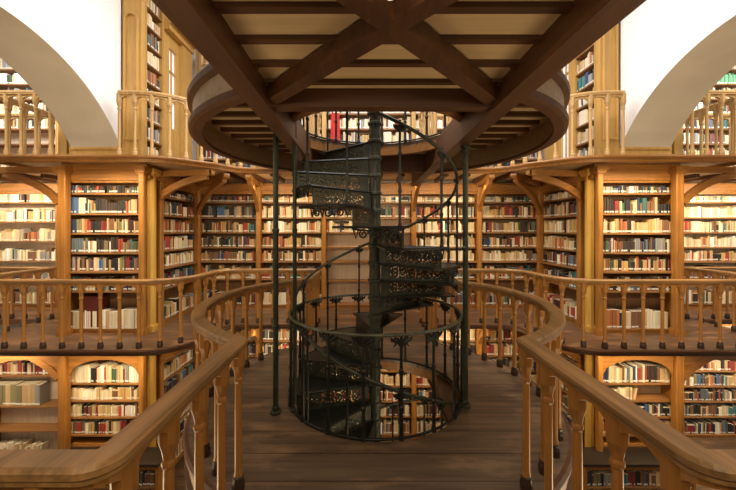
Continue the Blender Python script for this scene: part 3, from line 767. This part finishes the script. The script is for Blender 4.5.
# newel
bm = bmesh.new(); prof = [(0.15, 0), (0.15, 0.05), (0.085, 0.09)]
z = 0.09; top = 3.05-ZL
k0 = (1.78-ZL) % RISE
zz = k0
prof += [(0.060, 0.12)]
while zz < top-0.1:
    prof += [(0.060, zz-0.03), (0.078, zz-0.022), (0.078, zz+0.002), (0.060, zz+0.012)]; zz += RISE
prof += [(0.060, top-0.06), (0.085, top-0.04), (0.085, top-0.01), (0.05, top)]
prof = [p for i, p in enumerate(prof) if i == 0 or p[1] > prof[i-1][1]-1e-6 or True]
prof.sort(key=lambda p: p[1])
lathe(bm, prof, 0, CY, 20, ZL)
# raised lozenge lattice on the newel
for sg in (-1, 1):
    for k in range(6):
        pts = []
        n = 90
        for i in range(n+1):
            zq = ZL + 0.15 + (top-0.25)*i/n; a = sg*(zq*5.2) + k*PI/3
            pts.append((math.cos(a)*0.0605, CY+math.sin(a)*0.0605, zq))
        tube(bm, pts, 0.0045, 4)
link('newel', bm, M['iron'], stair)

# pierced riser / tread built once in local coordinates: radius along X, height along Z
def spiral_pts(cx, cz, r0, turns, sg, n=16, ph=0.0):
    return [(cx + sg*r0*(1-0.8*i/n)*math.cos(ph + 2*PI*turns*i/n), 0, cz + r0*(1-0.8*i/n)*math.sin(ph + 2*PI*turns*i/n)) for i in range(n+1)]
RI, RT = 0.07, 0.84
def riser_mesh():
    bm = bmesh.new(); H = RISE
    box(bm, RI, RT, -0.006, 0.006, 0.0, 0.02); box(bm, RI, RT, -0.006, 0.006, H-0.022, H)
    box(bm, RT-0.03, RT, -0.006, 0.006, 0.02, H-0.022); box(bm, RI, RI+0.10, -0.006, 0.006, 0.02, H-0.022)
    # pierced field
    nx, nz = 60, 14; x0, x1, z0, z1 = RI+0.10, RT-0.03, 0.02, H-0.022
    rnd = random.Random(3)
    cen = [(x0+(x1-x0)*(i+0.5)/7, (z0+z1)/2 + (0.02 if i % 2 else -0.02)) for i in range(7)]
    for i in range(nx):
        for j in range(nz):
            x = x0+(x1-x0)*(i+.5)/nx; zq = z0+(z1-z0)*(j+.5)/nz
            dmin = min(((x-c[0])**2+(zq-c[1])**2)**.5 for c in cen); ang = min(((math.hypot(x-c[0], zq-c[1]), math.atan2(zq-c[1], x-c[0])) for c in cen))[1]
            v = math.sin(dmin*170 + ang*2) + 0.5*math.sin(x*120)*math.sin(zq*140)
            if v > 0.55: continue
            xa, xb = x-(x1-x0)/nx/2, x+(x1-x0)/nx/2; za, zb = zq-(z1-z0)/nz/2, zq+(z1-z0)/nz/2
            for y in (-0.003, 0.003):
                bm.faces.new([bm.verts.new(p) for p in ((xa,y,za),(xb,y,za),(xb,y,zb),(xa,y,zb))])
    for i, c in enumerate(cen):
        tube(bm, [(x, -0.006, zq) for x, y, zq in spiral_pts(c[0], c[1], 0.052, 1.6, 1 if i % 2 else -1)], 0.006, 4)
    me = bpy.data.meshes.new('riser'); bmesh.ops.recalc_face_normals(bm, faces=bm.faces); bm.to_mesh(me); bm.free(); me.materials.append(M['iron']); return me
def tread_mesh():
    bm = bmesh.new(); n = 5
    # sector spanning -STEP*0.58 .. STEP*0.5 in local angle about the newel; local origin = newel axis, X = mid radius
    a0, a1 = -STEP*0.5-0.03, STEP*0.5+0.20
    inner = [(0.065*math.cos(a0+(a1-a0)*i/n), 0.065*math.sin(a0+(a1-a0)*i/n)) for i in range(n+1)]
    outer = [(0.875*math.cos(a0+(a1-a0)*i/n), 0.875*math.sin(a0+(a1-a0)*i/n)) for i in range(n+1)]
    lp = outer + inner[::-1]
    prism(bm, lp, [], -0.016, 0.0)
    # rolled nosing
    tube(bm, [(0.07*math.cos(a0), 0.07*math.sin(a0), -0.006), (0.885*math.cos(a0), 0.885*math.sin(a0), -0.006)], 0.013, 6)
    tube(bm, [(0.88*math.cos(a0+(a1-a0)*i/n), 0.88*math.sin(a0+(a1-a0)*i/n), -0.006) for i in range(n+1)], 0.013, 6)
    me = bpy.data.meshes.new('tread'); bmesh.ops.recalc_face_normals(bm, faces=bm.faces); bm.to_mesh(me); bm.free(); me.materials.append(M['irondk']); return me
def cheek_mesh():
    """curved scrollwork hanging from the outer end of a tread"""
    bm = bmesh.new(); n = 6; a0, a1 = -STEP*0.5, STEP*0.5
    def at(k, z, r=0.872): a = a0+(a1-a0)*k; return (r*math.cos(a), r*math.sin(a), z)
    tube(bm, [at(i/n, -0.02-0.02*math.sin(i/n*PI)) for i in range(n+1)], 0.008, 5)
    for c, rr, sg in ((0.22, 0.045, 1), (0.5, 0.055, -1), (0.78, 0.045, 1)):
        pts = [at(c + sg*rr*(1-0.8*i/14)*math.cos(3.4*PI*i/14)/0.45, -0.065 + rr*(1-0.8*i/14)*math.sin(3.4*PI*i/14)) for i in range(15)]
        tube(bm, pts, 0.009, 5)
    for c in (0.08, 0.36, 0.64, 0.92):
        tube(bm, [at(c-0.05, -0.03), at(c, -0.10), at(c+0.05, -0.03)], [0.006, 0.011, 0.006], 5)
    me = bpy.data.meshes.new('scroll_cheek'); bmesh.ops.recalc_face_normals(bm, faces=bm.faces); bm.to_mesh(me); bm.free(); me.materials.append(M['irondk']); return me
def rod_mesh():
    bm = bmesh.new(); h = 0.905
    lathe(bm, [(0.018, 0), (0.018, 0.02), (0.012, 0.03), (0.012, 0.28), (0.018, 0.29), (0.018, 0.31), (0.012, 0.32), (0.012, 0.60), (0.018, 0.61), (0.018, 0.63), (0.012, 0.64), (0.012, h)], n=8)
    me = bpy.data.meshes.new('baluster'); bmesh.ops.recalc_face_normals(bm, faces=bm.faces); bm.to_mesh(me); bm.free(); me.materials.append(M['irondk']); return me
rm, tm, cm, bmh = riser_mesh(), tread_mesh(), cheek_mesh(), rod_mesh()
def child(name, me, x, y, z, rz):
    o = bpy.data.objects.new(name, me); COL.objects.link(o); o.parent = stair
    o.location = (x-stair.location.x, y-stair.location.y, z-stair.location.z); o.rotation_euler.z = rz; return o
k = -24
while True:
    z = 1.78 + RISE*k
    if z > ZU-0.02: break
    if z > ZL + 0.05:
        a = k*STEP
        # direction angle of the tread's mid line in world XY
        dx, dy = sp(a, 1); ang = math.atan2(dy-CY, dx)
        # ascending is clockwise seen from above, i.e. decreasing world angle; nosing at the descending side (+)
        t_ = child('tread', tm, 0, CY, z, ang); t_.scale = (1, -1, 1)
        c_ = child('scroll_cheek', cm, 0, CY, z, ang)
        r_ = child('riser', rm, 0, CY, z-RISE, ang + STEP*0.5)
        b_ = child('baluster', bmh, *[v for v in sp(a-0.5*STEP+0.05, 0.868)], z, 0)
    k += 1
def helix(a0, a1, r, dz, n):
    out = []
    for i in range(n+1):
        a = a0+(a1-a0)*i/n; x, y = sp(a, r); out.append((x, y, 1.78 + RISE*(a/STEP) + dz))
    return out
bm = bmesh.new(); tube(bm, helix(-24*STEP, PI*1.0, 0.868, 0.955, 260), 0.017, 8); link('handrail', bm, M['iron'], stair, True)
# leaf brackets under the handrail at each second baluster
def leaf(bm, c, tx, ty, s=1.0):
    for sg in (-1, 1):
        pts = [(c[0]+tx*sg*q, c[1]+ty*sg*q, c[2]+w) for q, w in ((0.005, -0.075*s), (0.02, -0.05*s), (0.05*s, -0.03*s), (0.07*s, -0.015*s), (0.062*s, -0.035*s), (0.045*s, -0.036*s))]
        tube(bm, pts, [0.008, 0.012, 0.016, 0.013, 0.008, 0.004], 5)
        pts = [(c[0]+tx*sg*q, c[1]+ty*sg*q, c[2]+w) for q, w in ((0.008, -0.05*s), (0.022*s, -0.02*s), (0.04*s, -0.008*s), (0.036*s, -0.055*s), (0.05*s, -0.07*s))]
        tube(bm, pts, [0.010, 0.014, 0.010, 0.009, 0.004], 5)
for k in range(-20, 7, 1):
    bm = bmesh.new()
    a = k*STEP - 0.5*STEP + 0.05; x, y = sp(a, 0.868); leaf(bm, (x, y, 1.78+RISE*(a/STEP)+0.945), -math.cos(a), math.sin(a), 0.8)
    link('leaf_bracket', bm, M['irondk'], stair)

def stair_ring(label, z, h):
    t = thing('ring_railing', label, 'railing', (0, CY, z), 'iron ring railings')
    r = 0.915
    bm = bmesh.new(); tube(bm, [(x, y, z+h) for x, y in arc(0, CY, r, 0, 2*PI, 72)[:-1]], 0.015, 8, closed=True); link('handrail', bm, M['ironrail'], t, True)
    bm = bmesh.new(); tube(bm, [(x, y, z+0.012) for x, y in arc(0, CY, r, 0, 2*PI, 72)[:-1]], 0.012, 6, closed=True); link('base_ring', bm, M['irondk'], t, True)
    me = None
    for i in range(18):
        a = math.radians(8) + i*PI/9; x, y = sp(a, r)
        if me is None:
            bm = bmesh.new()
            lathe(bm, [(0.026, 0.0), (0.024, 0.03), (0.017, 0.05), (0.015, 0.24), (0.022, 0.25), (0.022, 0.275), (0.015, 0.285), (0.014, 0.55), (0.020, 0.56), (0.020, 0.58), (0.013, 0.59), (0.012, h)], n=8)
            leaf(bm, (0, 0, h-0.005), 1, 0, 1.35)
            me = bpy.data.meshes.new('baluster'); bmesh.ops.recalc_face_normals(bm, faces=bm.faces); bm.to_mesh(me); bm.free(); me.materials.append(M['irondk'])
        o = bpy.data.objects.new('baluster', me); COL.objects.link(o); o.parent = t; o.location = (x, y-CY, 0); o.rotation_euler.z = -a
    return t
stair_ring('black iron ring railing round the stairwell on the lower platform', 0.0, 0.875)
stair_ring('black iron ring railing round the stairhead on the overhead platform', ZU, 0.875)

# loose things
bm = bmesh.new(); box(bm, -4.93, -4.58, 5.86, 6.05, 0.10, 0.62)
tag(link('panel', bm, M['maroon']), 'dark red board standing in the bottom of the left pier bookcase', 'board')

bm = bmesh.new()
n = 12; V = []
for i in range(n+1):
    k = i/n; x = -0.84 + 0.20*k; yy = 7.60 + 0.022*math.sin(k*PI*5)
    V.append([bm.verts.new((x + 0.02*(q-0.5)*(1-k*2), yy + dy, 3.55 + 0.78*q)) for q, dy in ((0, 0), (1, 0), (1, 0.012), (0, 0.012))])
for A, B in zip(V, V[1:]):
    for j in range(4): bm.faces.new((A[j], A[(j+1)%4], B[(j+1)%4], B[j]))
bm.faces.new(V[0]); bm.faces.new(V[-1])
tag(link('hanging_cloth', bm, M['red'], None, False), 'red cloth hanging before the upper bookcases, seen through the stairhead opening', 'cloth')

# ------------------------------------------------------------------ camera
cd = bpy.data.cameras.new('camera'); co = bpy.data.objects.new('camera', cd); COL.objects.link(co)
co.location = CAM; co.rotation_euler = (PI/2, 0, 0)
cd.sensor_width = 36; cd.lens = 345/736*36; cd.shift_x = 5/736; cd.shift_y = -15/736; cd.clip_start = 0.02
S.camera = co

# ------------------------------------------------------------------ build the books
def book_geom(bm, cl, b):
    """spine slightly rounded, a pale label low on the spine, page block on top"""
    o, u, d = b['o'], b['u'], b['d']; w, h, dp, sb = b['w'], b['h'], b['dp'], b['sb']
    ct, st = math.cos(b['tilt']), math.sin(b['tilt'])
    def P(a, bb, z):
        aa = a*ct - z*st if b['tilt'] else a; zz = (a*st + z*ct) if b['tilt'] else z
        A = b['a'] + aa + 0.0; B = sb + bb
        return bm.verts.new((o[0]+u[0]*A+d[0]*B, o[1]+u[1]*A+d[1]*B, b['z'] + max(0, zz)))
    lb = (0.018, 0.045) if b.get('lab', True) else None
    zs = [0, 0.016, 0.043, h]
    e = min(0.008, w*0.25)
    cols = [(0, e), (w*0.28, 0), (w*0.72, 0), (w, e)]
    g = [[P(a, bb, z) for a, bb in cols] for z in zs]
    col = b['col']; lab = (0.72, 0.70, 0.64); page = (0.62, 0.54, 0.40)
    def F(vs, c):
        f = bm.faces.new(vs)
        for l in f.loops: l[cl] = (*c, 1)
    for i in range(3):
        for j in range(3): F((g[i][j], g[i][j+1], g[i+1][j+1], g[i+1][j]), lab if (i == 1 and b['labelled']) else col)
    bl, br, tl, tr = P(0, dp, 0), P(w, dp, 0), P(0, dp, h), P(w, dp, h)
    F((g[0][0], g[1][0], g[2][0], g[3][0], tl, bl), col); F((g[0][3], g[1][3], g[2][3], g[3][3], tr, br), col)
    F((*g[3], tr, tl), page); F((bl, br, tr, tl), page)
for b in BOOKS: b['labelled'] = random.random() < 0.8
bpy.context.view_layer.update()
dg = bpy.context.evaluated_depsgraph_get()
f = 345.0
def score(b):
    o, u, d = b['o'], b['u'], b['d']; vis = 0; area = 0
    for ka in (0.5,):
        for kz in (0.12, 0.5, 0.9):
            A = b['a'] + b['w']*ka; B = b['sb'] - 0.004
            p = Vector((o[0]+u[0]*A+d[0]*B, o[1]+u[1]*A+d[1]*B, b['z']+b['h']*kz))
            r = p - CAM
            if r.y < 0.5: continue
            x = 363 + f*r.x/r.y; y = 230 - f*r.z/r.y
            if not (0 < x < 736 and 0 < y < 490): continue
            L = r.length
            hit = S.ray_cast(dg, CAM, r.normalized(), distance=L-0.03)
            if not hit[0]: vis += 1
    cosf = abs((u[1]*1.0)*(o[0]-CAM.x) - u[0]*(o[1]-CAM.y))/max(0.1, math.hypot(o[0]-CAM.x, o[1]-CAM.y))
    y = max(0.5, o[1]+u[1]*b['a'] - CAM.y)
    return vis/3*b['w']*b['h']*cosf/(y*y)
for b in BOOKS: b['s'] = score(b)
order = sorted(range(len(BOOKS)), key=lambda i: -BOOKS[i]['s'])
own = set(order[:300])
ONES = ['','first','second','third','fourth','fifth','sixth','seventh','eighth','ninth','tenth','eleventh','twelfth','thirteenth','fourteenth','fifteenth','sixteenth','seventeenth','eighteenth','nineteenth']
TENS = {20:('twenty','twentieth'),30:('thirty','thirtieth'),40:('forty','fortieth'),50:('fifty','fiftieth'),60:('sixty','sixtieth'),70:('seventy','seventieth')}
def ordinal(n):
    if n < 20: return ONES[n]
    t, r = n//10*10, n % 10
    return TENS[t][1] if r == 0 else f'{TENS[t][0]}-{ONES[r]}'
bm = bmesh.new(); cl = bm.loops.layers.float_color.new('Col')
for i, b in enumerate(BOOKS):
    if i in own: continue
    book_geom(bm, cl, b)
st = link('book', bm, M['book']); st['kind'] = 'stuff'
tag(st, 'remaining rows of books filling the bookcases on all three levels', 'books')
for i in sorted(own):
    b = BOOKS[i]; bm = bmesh.new(); cl = bm.loops.layers.float_color.new('Col'); book_geom(bm, cl, b)
    o = link('book', bm, M['book'])
    # origin at the book's base
    A = b['a']; c = Vector((b['o'][0]+b['u'][0]*A+b['d'][0]*b['sb'], b['o'][1]+b['u'][1]*A+b['d'][1]*b['sb'], b['z']))
    o.data.transform(Matrix.Translation(-c)); o.location = c
    tag(o, f"{b['cn']} book, {ordinal(b['k'])} from left on {ORD[b['shelf']]} shelf of {b['case']}", 'book', f"books on {ORD[b['shelf']]} shelf of {b['case']}")
print('BOOKS', len(BOOKS), 'visible', sum(b['s'] > 0 for b in BOOKS))

# ------------------------------------------------------------------ lights
def area(name, loc, target, sx, sy, power, col):
    l = bpy.data.lights.new(name, 'AREA'); l.shape = 'RECTANGLE'; l.size = sx; l.size_y = sy; l.energy = power; l.color = col
    o = bpy.data.objects.new(name, l); COL.objects.link(o); o.location = loc
    v = Vector(target) - Vector(loc); o.rotation_euler = v.to_track_quat('-Z', 'Y').to_euler(); return o
WARM = (1.0, 0.77, 0.46); WARM2 = (1.0, 0.80, 0.53); NEUT = (1.0, 0.965, 0.93)
for z, k in ((ZU-0.30, 0.8), (-0.30, 0.9)):
    area('gallery_light', (0, 6.85, z), (0, 7.7, z-1.3), 5.0, 0.12, 75*k, WARM)
    for s in (-1, 1):
        if s < 0 and z < 0: area('wing_light', (-7.0, 5.5, z), (-7.0, 6.3, z-1.2), 3.0, 0.12, 34, WARM2)
        else: area('wing_light', (s*7.0, 6.9, z-0.02), (s*7.0, 7.9, z-1.3), 3.0, 0.12, 85*k, WARM2)
        l = area('pier_light', (s*4.3, 5.25, z+0.14), (s*4.4, 5.95, z-2.0), 1.6, 0.12, (40 if z > 0 else 25)*k, WARM); l.data.spread = math.radians(140)
        area('reveal_light', (s*1.75, 6.6, z-0.15), (s*3.9, 7.0, z-1.4), 0.9, 0.1, 14*k, WARM)
for s in (-1, 1):
    l = area('upper_wing_light', (s*7.2, 5.9, 5.7), (s*7.0, 7.7, 4.1), 2.5, 1.0, 70, NEUT); l.data.spread = math.radians(110)
    l = area('upper_wing_fill', (s*6.3, 3.6, 6.0), (s*6.3, 6.2, 3.6), 1.5, 1.0, 45, NEUT); l.data.spread = math.radians(90)  # added fill without a fixture, lifts the wing balusters
    area('soffit_fill', (s*2.3, 2.4, -1.2), (s*0.3, 2.4, 2.8), 1.2, 2.4, 55, WARM)  # added uplights in the open well, brighten the bridge soffit
    area('pier_fill', (s*3.9, 2.6, 2.5), (s*3.7, 6.0, 0.8), 1.6, 0.4, 50, WARM)  # added fill floating free, brightens the pier fronts
area('upper_hall_light', (0, 4.2, 6.3), (0, 4.2, 0), 5.0, 4.5, 560, NEUT)
area('front_fill', (0, -0.3, 2.5), (0, 5.0, 0.6), 4.0, 0.5, 50, WARM2)  # added frontal fill behind the camera, not a lamp of the hall
w = bpy.data.worlds.new('world'); S.world = w; w.use_nodes = True
bg = w.node_tree.nodes['Background']; bg.inputs['Color'].default_value = (1.0, 0.78, 0.52, 1); bg.inputs['Strength'].default_value = 0.12
S.view_settings.view_transform = 'Standard'; S.view_settings.look = 'None'; S.view_settings.gamma = 1; S.view_settings.exposure = 0.0
